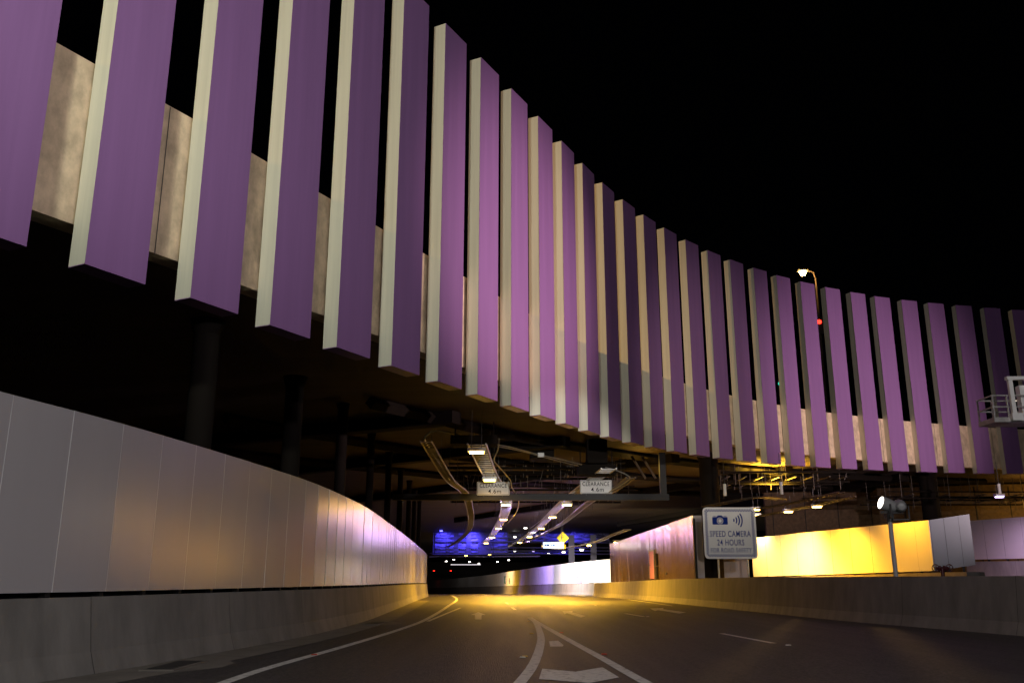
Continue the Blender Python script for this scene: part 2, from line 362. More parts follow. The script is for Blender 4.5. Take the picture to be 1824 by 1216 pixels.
# yellow lit wall, grey return, lilac wall
panel_wall('noise_wall', [(16.0, 61.5), (20.5, 45.0)], [EYE + .12, EYE + .37], [EYE + 2.62, EYE + 2.78], 'wall panels glowing yellow under the sodium lamps of the right ramp', 'white', 1.75, .012, joint='coldark', side=1, base=.4)
panel_wall('noise_wall', [(20.55, 45.0), (22.35, 44.6)], [EYE + .36, EYE + .64], [EYE + 2.79, EYE + 3.05], 'short blue grey wall panel between the yellow wall and the lilac wall', 'panel2', .62, .008, joint='coldark', side=1, base=.4)
panel_wall('noise_wall', [(29.3, 59.2), (31.0, 53), (33, 47)], [EYE + 1.18, EYE + 1.15, EYE + 1.1], [EYE + 3.6, EYE + 3.56, EYE + 3.55], 'pale lilac panel wall at the right edge of the picture', 'lilac', 1.5, .012, joint='coldark', side=1, base=.4)
barrier('concrete_barrier', [(15.9, 62), (20.35, 44.9), (22.3, 43.9)], [EYE + .04, EYE + .28, EYE + .3], 'low barrier lit yellow at the foot of the glowing yellow wall', side=1)
barrier('concrete_barrier', [(29.1, 59.2), (30.8, 53), (32.8, 47)], [EYE + 1.05, EYE + 1.0, EYE + .95], 'brown concrete barrier at the foot of the lilac wall', side=1)

# ------------------------------------------------------------------ curved deck, edge beam, blades
A = [(-9.1, 9.96), (-8.06, 11.96), (-7.02, 13.96), (-5.98, 15.96), (-5.03, 17.99), (-4.03, 20.04), (-3.04, 22.11), (-2.03, 24.18), (-1.02, 26.25), (-.02, 28.29), (.98, 30.31), (1.96, 32.30), (2.93, 34.24), (3.94, 36.13), (5.05, 37.96), (6.24, 39.73), (7.5, 41.42), (8.86, 43.04), (10.32, 44.59), (11.84, 46.05), (13.48, 47.44), (15.13, 48.74), (16.88, 49.96), (18.73, 51.10), (20.63, 52.16), (22.48, 53.15), (24.54, 54.08), (26.61, 54.95), (28.79, 55.78), (31.0, 56.5), (33.2, 57.15)]
TH = [62.3] * 13 + [59.5, 56.3, 53, 49.6, 46.2, 42.7, 39.1, 35.6, 32.1, 28.7, 25.3, 22.1, 19, 16, 13.3, 10.7, 8.7, 7]
WD = [1.21, 1.21, 1.21, 1.21, 1.25, 1.26, 1.26, 1.25, 1.23, 1.24, 1.22, 1.2, 1.24, 1.23, 1.24, 1.21, 1.18, 1.17, 1.14, 1.13, 1.11, 1.12, 1.13, 1.15, 1.12, 1.15, 1.15, 1.16, 1.16, 1.16, 1.16]
ZT = [16.1, 16.15, 16.2, 16.25, 16.3, 16.35, 16.4, 16.47, 16.6, 16.66, 16.7, 16.71, 16.7, 16.7, 16.71, 16.71, 16.73, 16.73, 16.73, 16.75, 16.77, 16.78, 16.81, 16.84, 16.87, 16.92, 16.98, 17.06, 17.15, 17.2, 17.25]
BD = .42
first = None
for i in range(1, 31):
    k = i - 1; x, y = A[i]; th = R(TH[i]); u = Vector((math.cos(th), math.sin(th))); n = Vector((-math.sin(th), math.cos(th)))
    z0 = EYE + 5.0 + .05 * (k - 1); z1 = EYE + ZT[i]; wd = WD[i]
    b = MB(); f = MB()
    def q(a, c, z): return (a * u.x + c * n.x, a * u.y + c * n.y, z)
    H = z1 - z0
    b.hexa([q(0, .012, .012), q(wd, .012, .012), q(wd, BD, .012), q(0, BD, .012), q(0, .012, H), q(wd, .012, H), q(wd, BD, H), q(0, BD, H)])
    f.hexa([q(-.004, 0, .0), q(wd + .004, 0, .0), q(wd + .004, .011, .0), q(-.004, .011, .0), q(-.004, 0, H + .004), q(wd + .004, 0, H + .004), q(wd + .004, .011, H + .004), q(-.004, .011, H + .004)])
    f.hexa([q(-.004, .0115, 0), q(wd + .004, .0115, 0), q(wd + .004, BD, 0), q(-.004, BD, 0), q(-.004, .0115, .011), q(wd + .004, .0115, .011), q(wd + .004, BD, .011), q(-.004, BD, .011)])
    # two brackets to the beam
    br = MB()
    for zz in (1.6, 3.0):
        br.box((q(wd * .5, BD + .04, zz)), (.3, .1, .2), th)
    o = b.build('cladding_blade', M['cream'], bevel=0); o.location = (x, y, z0)
    fp = f.build('face_panel', M['purple'], o); br.build_each('bracket', M['steel'], o)
    if k == 0: lab = 'purple blade cut off by the left edge of the photo, leftmost of the row'
    elif k < 6: lab = ORD[k] + ' purple blade from the left, its top cut off by the photo'
    elif k == 6: lab = 'purple blade just right of the ones cut off by the top edge of the photo'
    elif k == 28: lab = 'purple blade passing behind the lift basket at the right edge'
    elif k == 29: lab = 'rightmost purple blade, only its top left corner in the photo'
    else: lab = ORD[k] + ' purple blade from the left edge of the photo'
    tag(o, lab, 'cladding blade', 'purple cladding blades along the curved bridge edge')
def edge(k, d):
    x, y = A[k]; a = R(TH[k]); return (x + .6 * math.cos(a) - d * math.sin(a), y + .6 * math.sin(a) + d * math.cos(a))
def btop(k): return EYE + (8.85 + .03 * max(0, k - 1.4) if k < 16.4 else 9.3)
def bbot(k): return EYE + min(6.7, 5.76 + .06 * max(0, k - 1))
KS = [-6, -4, -2] + list(range(0, 31)) + [32, 35, 40]
def bp(k, d):
    if k < 0: x, y = A[0]; a = R(62.3); x += 1.04 * k; y += 2.0 * k; return (x + .6 * math.cos(a) - d * math.sin(a), y + .6 * math.sin(a) + d * math.cos(a))
    if k > 30: x, y = A[30]; x += 2.25 * (k - 30); y += .35 * (k - 30); a = R(7); return (x + .6 * math.cos(a) - d * math.sin(a), y + .6 * math.sin(a) + d * math.cos(a))
    return edge(k, d)
root = empty('bridge_deck', (0, 40, EYE + 6), 'curved concrete bridge deck carrying the purple blades over the tunnel mouth', 'bridge')
root.location = (0, 0, 0)
b = MB(); jn = MB()
for ka, kb in zip(KS[:-1], KS[1:]):
    a0, a1, c0, c1 = bp(ka, .5), bp(kb, .5), bp(ka, .95), bp(kb, .95)
    b.hexa([(*a0, bbot(ka)), (*a1, bbot(kb)), (*c1, bbot(kb)), (*c0, bbot(ka)), (*a0, btop(ka)), (*a1, btop(kb)), (*c1, btop(kb)), (*c0, btop(ka))])
b.build('edge_beam', M['beam'], root)
for i in range(0, 31):
    x, y = A[i]; th = R(TH[i]); 
    t = .95 if i % 2 else 1.75
    px_, py_ = x + t * math.cos(th) - .497 * math.sin(th), y + t * math.sin(th) + .497 * math.cos(th)
    jn.box((px_, py_, (bbot(i) + btop(i)) / 2), (.016, .006, btop(i) - bbot(i) - .02), th)
jn.build_each('joint', M['steel'], root)
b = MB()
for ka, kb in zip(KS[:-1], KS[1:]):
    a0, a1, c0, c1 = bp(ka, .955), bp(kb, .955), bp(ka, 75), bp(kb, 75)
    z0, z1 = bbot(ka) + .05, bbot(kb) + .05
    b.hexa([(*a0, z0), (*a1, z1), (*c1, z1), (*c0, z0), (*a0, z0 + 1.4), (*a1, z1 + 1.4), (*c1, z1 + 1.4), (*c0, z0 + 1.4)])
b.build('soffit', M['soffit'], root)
# cross girders under the deck
b = MB()
for k in (11, 15, 19, 23, 27):
    a0, c0 = bp(k, 5), bp(k, 60); z = bbot(k) - .2
    b.bar((*a0, z), (*c0, z), .7, .5)
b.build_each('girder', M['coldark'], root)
b = MB()
for d in (6, 13, 21):
    b.tube([(*bp(k, d), bbot(k) - .15) for k in range(9, 31)], .24, 4)
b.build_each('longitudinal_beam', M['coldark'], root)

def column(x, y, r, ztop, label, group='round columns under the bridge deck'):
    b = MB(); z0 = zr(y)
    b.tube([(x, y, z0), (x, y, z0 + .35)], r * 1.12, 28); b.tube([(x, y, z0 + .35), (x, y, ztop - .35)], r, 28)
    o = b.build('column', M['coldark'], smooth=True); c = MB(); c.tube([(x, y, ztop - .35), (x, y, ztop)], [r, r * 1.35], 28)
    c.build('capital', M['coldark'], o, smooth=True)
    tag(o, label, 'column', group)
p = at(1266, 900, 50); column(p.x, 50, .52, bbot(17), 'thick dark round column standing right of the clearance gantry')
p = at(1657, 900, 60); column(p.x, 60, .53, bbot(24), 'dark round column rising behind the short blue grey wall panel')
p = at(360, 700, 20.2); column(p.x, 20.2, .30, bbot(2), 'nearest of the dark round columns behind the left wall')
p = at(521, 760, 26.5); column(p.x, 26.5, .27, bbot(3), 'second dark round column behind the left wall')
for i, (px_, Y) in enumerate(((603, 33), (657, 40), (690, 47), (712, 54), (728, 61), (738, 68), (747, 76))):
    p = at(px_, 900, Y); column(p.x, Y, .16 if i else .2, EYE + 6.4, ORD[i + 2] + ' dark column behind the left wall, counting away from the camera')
# dark side wall behind the columns, right back wall
b = MB(); P = [(20.0, 72), (24, 70), (34, 66), (52, 62)]
for (x0, y0), (x1, y1) in zip(P[:-1], P[1:]): b.hexa([(x0, y0, 0), (x1, y1, 0), (x1, y1 + .4, 0), (x0, y0 + .4, 0), (x0, y0, EYE + 6.6), (x1, y1, EYE + 6.6), (x1, y1 + .4, EYE + 6.6), (x0, y0 + .4, EYE + 6.6)])
back = b.build('retaining_wall', M['wood']); tag(back, 'dark brown panelled wall under the bridge behind the yellow lit wall', 'wall')
b = MB()
for t in range(14):
    x = 20.5 + t * 2.2; y = interp([(p[1], p[0]) for p in P], x) if False else None
    for (x0, y0), (x1, y1) in zip(P[:-1], P[1:]):
        if x0 <= x < x1: b.box((x, y0 + (y1 - y0) * (x - x0) / (x1 - x0) - .02, 4), (.05, .05, 7.4))
b.build('batten', M['dark'], back)

# ------------------------------------------------------------------ text
def text_mesh(s, size, m, spacing=1.12, name='lettering', ext=.003):
    c = bpy.data.curves.new('t', 'FONT'); c.body = s; c.size = size; c.align_x = 'CENTER'; c.align_y = 'CENTER'; c.extrude = ext; c.space_character = spacing; c.offset = size * .005
    t = bpy.data.objects.new('t', c); COL.objects.link(t); bpy.context.view_layer.update()
    me = bpy.data.meshes.new_from_object(t.evaluated_get(bpy.context.evaluated_depsgraph_get()))
    bpy.data.objects.remove(t); o = bpy.data.objects.new(name, me); COL.objects.link(o); me.materials.clear(); me.materials.append(m)
    return o
def place_text(o, parent, x, z, y=-.02, width=None):
    if width:
        wv = [v.co.x for v in o.data.vertices]; k = width / (max(wv) - min(wv))
        for v in o.data.vertices: v.co.x *= k
    o.parent = parent; o.location = (x, y, z); o.rotation_euler = (math.pi / 2, 0, 0)
def rounded(b, x0, x1, z0, z1, r, y0, y1, mi=0, n=6):
    pts = []
    for cx, cz, a0 in ((x1 - r, z1 - r, 0), (x0 + r, z1 - r, 90), (x0 + r, z0 + r, 180), (x1 - r, z0 + r, 270)):
        for k in range(n + 1):
            a = R(a0 + 90 * k / n); pts.append((cx + r * math.cos(a), cz + r * math.sin(a)))
    b.face([(x, y0, z) for x, z in pts], mi); b.face([(x, y1, z) for x, z in reversed(pts)], mi)
    for (x, z), (x2, z2) in zip(pts, pts[1:] + pts[:1]): b.face([(x, y0, z), (x2, z2 and y0, z2), (x2, y1, z2), (x, y1, z)] if False else [(x, y0, z), (x, y1, z), (x2, y1, z2), (x2, y0, z2)], mi)

# speed camera sign ----------------------------------------------------
YS = 45.6; SK = YS / 37.0; p0 = at(1300.5, 948.5, YS); SW, SH = 2.13, 2.03
sg = empty('speed_camera_sign', (p0.x, YS, p0.z), 'white square speed camera sign with blue chequered border on two posts', 'sign')
b = MB(); rounded(b, -SW / 2, SW / 2, -SH / 2, SH / 2, .16, 0, .03); b.build('sign_plate', M['signw'], sg).matrix_parent_inverse = Matrix()
b = MB()
sq = .052; inx, inz = SW / 2 - .075, SH / 2 - .075
nx = int(round(2 * inx / sq)); nz = int(round(2 * inz / sq)); sx, sz = 2 * inx / nx, 2 * inz / nz
def cell(i, j):
    x0 = -inx + i * sx; z0 = -inz + j * sz
    if ((i in (0, 1) or i in (nx - 1, nx - 2)) and (j in (0, nz - 1))) and not (i == j): pass
    b.hexa([(x0, -.004, z0), (x0 + sx, -.004, z0), (x0 + sx, -.0005, z0), (x0, -.0005, z0), (x0, -.004, z0 + sz), (x0 + sx, -.004, z0 + sz), (x0 + sx, -.0005, z0 + sz), (x0, -.0005, z0 + sz)])
for i in range(nx):
    for j in range(nz):
        if (i + j) % 2 == 0 and (i < 2 or i >= nx - 2 or j < 2 or j >= nz - 2):
            if (i < 2 or i >= nx - 2) and (j < 2 or j >= nz - 2) and (i in (0, nx - 1) and j in (0, nz - 1)): continue
            cell(i, j)
b.build('chequered_border', M['signb'], sg).matrix_parent_inverse = Matrix()
b = MB(); y0, y1 = -.006, -.0008
def disc(b, cx, cz, r, ya, yb, mi=0, r0=0, a0=0, a1=360, n=28):
    for k in range(n):
        t0, t1 = R(a0 + (a1 - a0) * k / n), R(a0 + (a1 - a0) * (k + 1) / n)
        pts = [(cx + r0 * math.cos(t0), cz + r0 * math.sin(t0)), (cx + r * math.cos(t0), cz + r * math.sin(t0)), (cx + r * math.cos(t1), cz + r * math.sin(t1)), (cx + r0 * math.cos(t1), cz + r0 * math.sin(t1))]
        if r0 == 0: pts = pts[:3] if False else [pts[0], pts[1], pts[2]]
        b.face([(x, ya, z) for x, z in pts], mi)
cx, cz = -.38, .50
rounded(b, cx - .31, cx + .31, cz - .17, cz + .13, .03, y0, y1)
b.hexa([(cx - .14, y0 - .001, cz + .12), (cx + .14, y0 - .001, cz + .12), (cx + .14, y1, cz + .12), (cx - .14, y1, cz + .12), (cx - .08, y0 - .001, cz + .195), (cx + .08, y0 - .001, cz + .195), (cx + .08, y1, cz + .195), (cx - .08, y1, cz + .195)])
for s_ in (-1, 1): b.box((cx + s_ * .21, -.003, cz + .165), (.11, .004, .02))
disc(b, cx, cz - .02, .13, y0 - .003, y1, 1, .105); disc(b, cx, cz - .02, .075, y0 - .003, y1, 1)
for r_, a_ in ((.10, 26), (.21, 30), (.32, 33), (.43, 35)):
    disc(b, .06, cz, r_ + .05, y0, y1, 0, r_, -a_, a_, 14)
b.build('camera_symbol', [M['signb'], M['signw']], sg).matrix_parent_inverse = Matrix()
for s_, z_, h_, w_ in (('SPEED CAMERA', -.05, .33, 1.64), ('24 HOURS', -.39, .33, 1.08), ('FOR ROAD SAFETY', -.695, .255, 1.64)):
    o = text_mesh(s_, h_, M['signb']); place_text(o, sg, 0, z_, -.006, w_)
b = MB()
for xx in (-.52, .66):
    z_low = (zr(YS) - p0.z) / SK
    b.tube([(xx, .075, z_low), (xx, .075, SH / 2 - .2)], .038, 12)
    o = b.build('post', M['galv'], sg, smooth=True); o.matrix_parent_inverse = Matrix(); b = MB()
for zz in (-.6, .5):
    b.box((0, .045, zz), (1.7, .03, .07))
b.build('rail', M['galv'], sg).matrix_parent_inverse = Matrix()

sg.scale = (SK, SK, SK)

# clearance gantry ------------------------------------------------------
YG = 48.0
gl_, gr_ = at(700, 888.5, YG), at(1191, 882, YG)
gz = (gl_.z + gr_.z) / 2
ga = empty('clearance_gantry', (0, YG, 0), 'dark steel height gantry beam hung across the tunnel mouth', 'gantry')
b = MB(); b.box(((gl_.x + gr_.x) / 2, YG, gz), (gr_.x - gl_.x, .3, .33)); b.box(((gl_.x + gr_.x) / 2, YG - .16, gz + .15), (gr_.x - gl_.x, .05, .03)); b.build('beam', M['steel2'], ga)
pp = at(1180, 840, YG); b = MB(); b.box((pp.x, YG, (gz + .166 + EYE + 6.5) / 2), (.33, .3, EYE + 6.5 - gz - .17)); b.build('hanger_post', M['steel2'], ga)
for n_, (px_, py_, wv) in enumerate(((878.5, 869.5, 1.72), (1061.5, 866.5, 1.68))):
    q = at(px_, py_, YG - .25)
    s = empty('clearance_sign', (q.x, YG - .25, q.z), 'left white CLEARANCE 4.6m sign, glowing amber at its foot, on the gantry' if n_ == 0 else 'right white CLEARANCE 4.6m sign on the gantry', 'sign', 'clearance signs on the gantry')
    b = MB(); rounded(b, -wv / 2, wv / 2, -.35, .35, .05, 0, .03); b.build('sign_plate', M['signw'], s).matrix_parent_inverse = Matrix()
    b = MB(); hw, hh, t = wv / 2 - .035, .315, .018
    for c_, d_ in (((0, -.002, hh), (2 * hw, .004, t)), ((0, -.002, -hh), (2 * hw, .004, t)), ((hw, -.002, 0), (t, .004, 2 * hh)), ((-hw, -.002, 0), (t, .004, 2 * hh))): b.box(c_, d_)
    b.build('border', M['ink'], s).matrix_parent_inverse = Matrix()
    for t_, x_, z_, h_, w_ in (('CLEARANCE', 0, .14, .30, 1.42), ('4.6m', .08, -.16, .32, .68)):
        o = text_mesh(t_, h_, M['ink']); place_text(o, s, x_, z_, -.006, w_)
    b = MB()
    for xx in (-.5, .5): b.box((xx, .06, -.05), (.06, .06, .75))
    b.build_each('bracket', M['steel'], s, local=True)

# ------------------------------------------------------------------ tunnel services: lamps, trays
def luminaire(p, label, group, m='lamp_a', sx=.55, sy=.28, rod=1.0, light=None, drop=True):
    root = empty('ceiling_lamp', tuple(p), label, 'lamp', group)
    b = MB(); b.box((p.x, p.y, p.z + .09), (sx, sy, .12)); 
    for s_ in (-1, 1): b.box((p.x + s_ * (sx / 2 + .015), p.y, p.z + .08), (.03, sy + .04, .16))
    b.build('housing', M['galv'], root)
    b = MB(); b.box((p.x, p.y, p.z - .012), (sx * .86, sy * .8, .08)); b.build('lens', M[m], root)
    if rod:
        b = MB()
        for s_ in (-1, 1): b.box((p.x + s_ * sx * .3, p.y, p.z + .15 + rod / 2), (.02, .02, rod))
        b.build_each('hanger', M['steel'], root)
    if light:
        l = lamp('SPOT', 'down_spot', (p.x, p.y, p.z - EYE - .1), light[0] * (6 if p.x < 12 else 9), light[1], (p.x, p.y + (2.5 if p.y < 48 or p.x > 12 else -2.5), -5), .3, 150, 1)
row1 = [(849, 805, 35, 40), (872, 855, 45.5, 220), (901, 899, 61, 2200), (897, 925, 76, 2300), (888, 941, 91, 2000), (877, 957, 110, 1100), (866, 967, 128, 0), (851, 976, 148, 2400), (842, 983, 170, 0), (830, 989, 195, 0)]
row2 = [(1085, 846, 43, 25), (1010, 899, 60, 2600), (984, 921, 76, 2300), (964, 941, 91, 2300), (943, 956, 109, 1200), (926, 966, 125, 0), (894, 981, 163, 2400), (872, 987, 190, 0), (1029 - 60, 972, 140, 0)]
tint = lambda i: (1, .52, .03)
for i, (a, c, Y, pw) in enumerate(row1):
    if i == 0: lb = 'nearest amber lamp, alone above the left clearance sign'
    elif i == 1: lb = 'amber lamp right behind the top of the left clearance sign'
    else: lb = ORD[i] + ' amber lamp going back along the left row of the tunnel ceiling'
    luminaire(at(a, c, Y), lb, 'amber lamps of the left tunnel row', rod=EYE + 6.3 - at(a, c, Y).z if Y < 100 else .5, light=(pw, tint(i)) if pw else None, sx=.65)
for i, (a, c, Y, pw) in enumerate(row2[1:]):
    luminaire(at(a, c, Y), ORD[i] + ' amber lamp going back along the right row beyond the gantry', 'amber lamps of the right tunnel row', rod=EYE + 6.5 - at(a, c, Y).z if Y < 100 else .5, light=(pw, tint(i)) if pw else None, sx=.65)
for X_, Y_ in ((.0, 68), (-.3, 83), (-1.2, 100), (-3.2, 122), (3.9, 68), (3.6, 84), (3.2, 100), (2.0, 118)):
    lamp('POINT', 'tray_fill', (X_, Y_, 4.55 if Y_ > 60 else 4.2), 135, (.55, .38, 1), size=.1)  # added points below the trays to brighten their slats
# ramp lamps
for i, (a, c, Y, pw) in enumerate(((1346, 907, 54, 800), (1347, 917.5, 60, 800), (1404, 911, 54, 800), (1455, 902, 50, 700))):
    lb = ['upper amber lamp touching the top right corner of the speed camera sign', 'lower amber lamp touching the right edge of the speed camera sign', 'middle of the three amber ramp lamps right of the speed camera sign', 'rightmost amber ramp lamp above the yellow wall'][i]
    luminaire(at(a, c, Y), lb, 'amber lamps over the right ramp', rod=.8, light=(pw, (1, (.66, .60, .48, .43)[i], (.22, .14, .04, .02)[i])), sx=.5)
luminaire(at(1780, 884, 52), 'small whitish lamp under the deck near the right edge', 'amber lamps over the right ramp', 'lamp_p', rod=.5, light=(190, (.85, .6, 1)), sx=.45)
lamp('SPOT', 'down_spot', (18.3, 45.8, 4.4), 1500, (1, .43, .02), (20.3, 46.6, 1.3), .3, 125, 1)  # added spot without a lamp body, deepens amber on the yellow wall
# far small lamps, white / violet / blue
far = [(808, 942, 130, 'lamp_w'), (804, 954, 130, 'lamp_b'), (936, 940, 125, 'lamp_w'), (1049, 971, 95, 'lamp_a'), (1098, 966, 80, 'lamp_a'), (1004, 983, 120, 'lamp_w'), (1016, 981, 112, 'lamp_w'), (1036, 979, 105, 'lamp_w'), (977, 985, 140, 'lamp_w'), (917, 981, 150, 'lamp_w'), (848, 986, 170, 'lamp_p'), (795, 999, 200, 'lamp_w'), (836, 1000, 200, 'lamp_w'), (808, 996, 210, 'lamp_w'), (886, 1000, 200, 'lamp_w'), (906, 997, 180, 'lamp_w'), (853, 1005, 230, 'lamp_w'), (917, 956, 135, 'lamp_w'), (857, 981, 175, 'lamp_w'), (950, 981, 145, 'lamp_p'), (853, 1003, 215, 'lamp_w'), (960, 938, 122, 'lamp_w'), (773, 1016, 230, 'red'), (803, 1016, 230, 'red')]
for i, (a, c, Y, m) in enumerate(far):
    p = at(a, c, Y); ro = empty('tunnel_lamp', tuple(p), 'small ' + {'lamp_w': 'white', 'lamp_b': 'blue', 'lamp_a': 'amber', 'lamp_p': 'violet', 'red': 'red'}[m] + ' lamp far down the tunnel, ' + ORD[i] + ' of the scattered far lamps', 'lamp', 'scattered far tunnel lamps')
    if m == 'lamp_b': p = at(786, 945, Y); ro.location = p
    b = MB(); b.box(p, (.38, .3, .12)); b.build('lens', M[m], ro); b = MB(); b.box((p.x, p.y, p.z + .2), (.6, .4, .08)); b.build('housing', M['steel'], ro)
# lit ladder cable trays carrying the lamps
def curve3(px): return smooth_path([tuple(at(*q)) for q in px], 1.0)
def ladder(name, pts, wd, label, rung=.35, m='tray', hang=None):
    P = smooth_path([tuple(p) for p in pts], .3); b = MB(); rr = MB(); hg = MB(); acc = 0; acc2 = 0
    side = ([], [])
    for i in range(len(P)):
        d = P[min(i + 1, len(P) - 1)] - P[max(i - 1, 0)]; d2 = Vector((d.x, d.y, 0)).normalized(); n = Vector((-d2.y, d2.x, 0)) * wd / 2
        side[0].append(P[i] - n); side[1].append(P[i] + n)
    for q_ in side: b.tube(q_, .045, 4)
    for i in range(len(P) - 1):
        d = (P[i + 1] - P[i]); L_ = d.length; d2 = Vector((d.x, d.y, 0)).normalized(); n = Vector((-d2.y, d2.x, 0)) * wd / 2
        acc += L_; acc2 += L_
        if acc > rung: acc = 0; b.bar(P[i] - n, P[i] + n, .14, .03)
        if acc2 > 4.0 and hang:
            acc2 = 0
            for s_ in (-1, 1): hg.bar(P[i] + n * s_, (P[i].x + n.x * s_, P[i].y, hang), .025)
    o = b.build(name, M[m]); tag(o, label, 'cable tray', 'cable trays under the tunnel ceiling')
    if hg.f: hg.build_each('hanger', M['steel'], o)
    return o
R1 = [at(a, c, Y) + Vector((0, 0, .32)) for a, c, Y, _ in row1]
R2 = [at(a, c, Y) + Vector((0, 0, .32)) for a, c, Y, _ in row2[:-1]]
ladder('cable_tray', R1, .72, 'slotted metal tray above the left row of amber lamps', .42, 'galv', EYE + 6.4)
ladder('cable_tray', R2, .72, 'slotted metal tray above the right row of amber lamps', .42, 'galv', EYE + 6.5)
ladder('cable_tray', [at(759, 786, 36), at(800, 853, 46), at(830, 882, 58), at(839, 925, 76), at(832, 948, 95), at(808, 968, 120), at(785, 978, 150)], .45, 'brown cable tray bending down left of the left clearance sign', .25, 'tray', EYE + 6.2)
ladder('cable_tray', [at(1124, 850, 44), at(1092, 873, 49), at(1048, 895, 60), at(1004, 930, 80), at(972, 948, 98), at(930, 968, 125)], .45, 'brown cable tray running down from behind the right clearance sign', .25, 'tray', EYE + 6.4)
ladder('cable_tray', [at(1118, 942, 75), at(1085, 955, 84), at(1060, 965, 95), at(1010, 975, 110)], .5, 'pale cable tray left of the gold wall top', .3, 'tray')
ladder('cable_tray', [at(1255, 903, 48), at(1345, 886, 46), at(1392, 889, 50)], .5, 'brown cable tray above the speed camera sign', .3, 'tray')
ladder('cable_tray', [at(1350, 906, 50), at(1434, 891, 48), at(1500, 876, 46)], .4, 'upper tray of the pair carrying the ramp lamps', .3, 'tray')
ladder('cable_tray', [at(1350, 919, 58), at(1404, 909, 54), at(1455, 900, 50), at(1520, 884, 47)], .3, 'lower tray of the pair carrying the ramp lamps', .3, 'tray')
def cable(px, r, label, m='galv'):
    o = MB(); o.tube(smooth_path([tuple(at(*q)) for q in px], .25), r, 6); o = o.build('cable', M[m], smooth=True); return tag(o, label, 'cable', 'loose cables under the tunnel ceiling')
cable([(801, 854, 46), (780, 822, 42), (760, 790, 38), (757, 778, 37), (768, 768, 37), (790, 768, 37), (832, 779, 38)], .035, 'pale cable looping around the left brown tray')
cable([(889, 781, 38), (887, 800, 39), (881, 815, 40), (882, 823, 41), (897, 840, 43), (909, 855, 45), (912, 868, 46), (921, 882, 48.6), (924, 897, 52), (918, 915, 60), (905, 930, 70)], .03, 'crinkled cable dropping between the two clearance signs')
cable([(880, 791, 38), (905, 795, 39), (940, 804, 41), (963, 810, 42), (1000, 818, 43), (1036, 827, 44)], .03, 'pale cable carrying a junction box toward the right')
cable([(887, 795, 38.3), (905, 798, 39.2), (940, 806, 41.2), (1000, 822, 43.2), (1030, 829, 44)], .02, 'thinner cable just below the junction box cable')
cable([(1078, 832, 44), (1100, 838, 44), (1122, 849, 44), (1112, 860, 45), (1085, 876, 47)], .03, 'pale cable bent sharply right of the right clearance sign')
cable([(1062, 836, 45), (1045, 860, 48), (1020, 882, 52), (985, 905, 60), (965, 925, 72), (945, 940, 84)], .025, 'thin cable dropping left of the right clearance sign')
jb = MB(); q = at(963.5, 810, 41.9); jb.box(q, (.3, .16, .2)); jb.box((q.x, q.y - .09, q.z), (.26, .02, .16)); o = jb.build('junction_box', M['signw'], bevel=.01); tag(o, 'small white junction box on the cable between the clearance signs', 'junction box')
# suspended service frames with pipes and rods
def service_rack(name, x0, x1, y0, y1, z, label, nx_, ny_, top):
    ro = empty(name, ((x0 + x1) / 2, (y0 + y1) / 2, z), label, 'pipe rack', 'pipe racks hung under the deck')
    b = MB(); rr = MB(); h = MB(); rg = random.Random(int(x0 * 10 + y0))
    for i in range(ny_):
        y = y0 + (y1 - y0) * i / (ny_ - 1) if ny_ > 1 else y0; zz = z + rg.uniform(-.25, .3)
        b.tube([(x0, y, zz), (x1, y + rg.uniform(-.5, .5), zz)], rg.uniform(.03, .09), 6)
    for i in range(nx_):
        x = x0 + (x1 - x0) * (i + rg.uniform(-.3, .3)) / nx_; y = rg.uniform(y0, y1)
        h.bar((x, y, z - rg.uniform(.1, .9)), (x + rg.choice((0, 0, 0, .35)), y, top), .028)
    for i in range(max(2, nx_ // 5)):
        x = x0 + (x1 - x0) * (i + .5) / max(2, nx_ // 5); rr.bar((x, y0, z), (x + .2, y1, z), .09, .06)
    b.build_each('pipe', M['coldark'], ro); h.build_each('hanger', M['traydk'], ro); rr.build_each('cross_rail', M['traydk'], ro)
service_rack('pipe_rack', -3.5, 6.2, 48.8, 55, EYE + 5.9, 'tangle of pipes and hanger rods over the clearance signs', 44, 9, EYE + 6.4)
service_rack('pipe_rack', -4.5, 8.0, 58, 68, EYE + 5.6, 'pipe rack crossing the tunnel behind the gantry', 30, 8, EYE + 6.4)
service_rack('pipe_rack', 12.5, 20.5, 54, 61, EYE + 5.9, 'pipes and rods under the lit yellow soffit above the ramp', 44, 9, EYE + 6.6)
service_rack('pipe_rack', 24.5, 36, 58, 64, EYE + 5.2, 'dark pipes and braces under the deck at the far right', 26, 6, EYE + 6.6)
# ceiling boxes hanging: fans / dark masses
for i, (a, c, Y, s3) in enumerate((((845), 786, 37, (1.9, 1.2, .35)), (965, 800, 46, (1.2, 1.6, 1.1)), (1062, 800, 45, (1.0, 1.2, 1.5)), (1062, 838, 45.5, (1.9, 1.2, .5)))):
    p = at(a, c, Y); b = MB(); b.box(p, s3); b.box((p.x, p.y - s3[1] / 2 - .03, p.z), (s3[0] * .8, .06, s3[2] * .7))
    for s_ in (-1, 1): b.box((p.x + s_ * s3[0] * .42, p.y, (p.z + EYE + 6.3) / 2), (.05, .05, EYE + 6.3 - p.z))
    o = b.build('service_box', M['coldark']); tag(o, ['flat dark bracket box above the nearest amber lamp', 'dark boxy unit hung between the clearance signs', 'tall dark unit hung above the right clearance sign', 'dark wide box right above the right clearance sign'][i], 'service box')
b = MB()
for x_, y_ in ((1140, 44), (1158, 44)):
    b.bar(at(x_ - 15, 812, 46), at(x_ + 10, 852, 46), .16, .1)
o = b.build('brace', M['wood']); tag(o, 'pair of slanting dark braces left of the gantry post', 'brace')
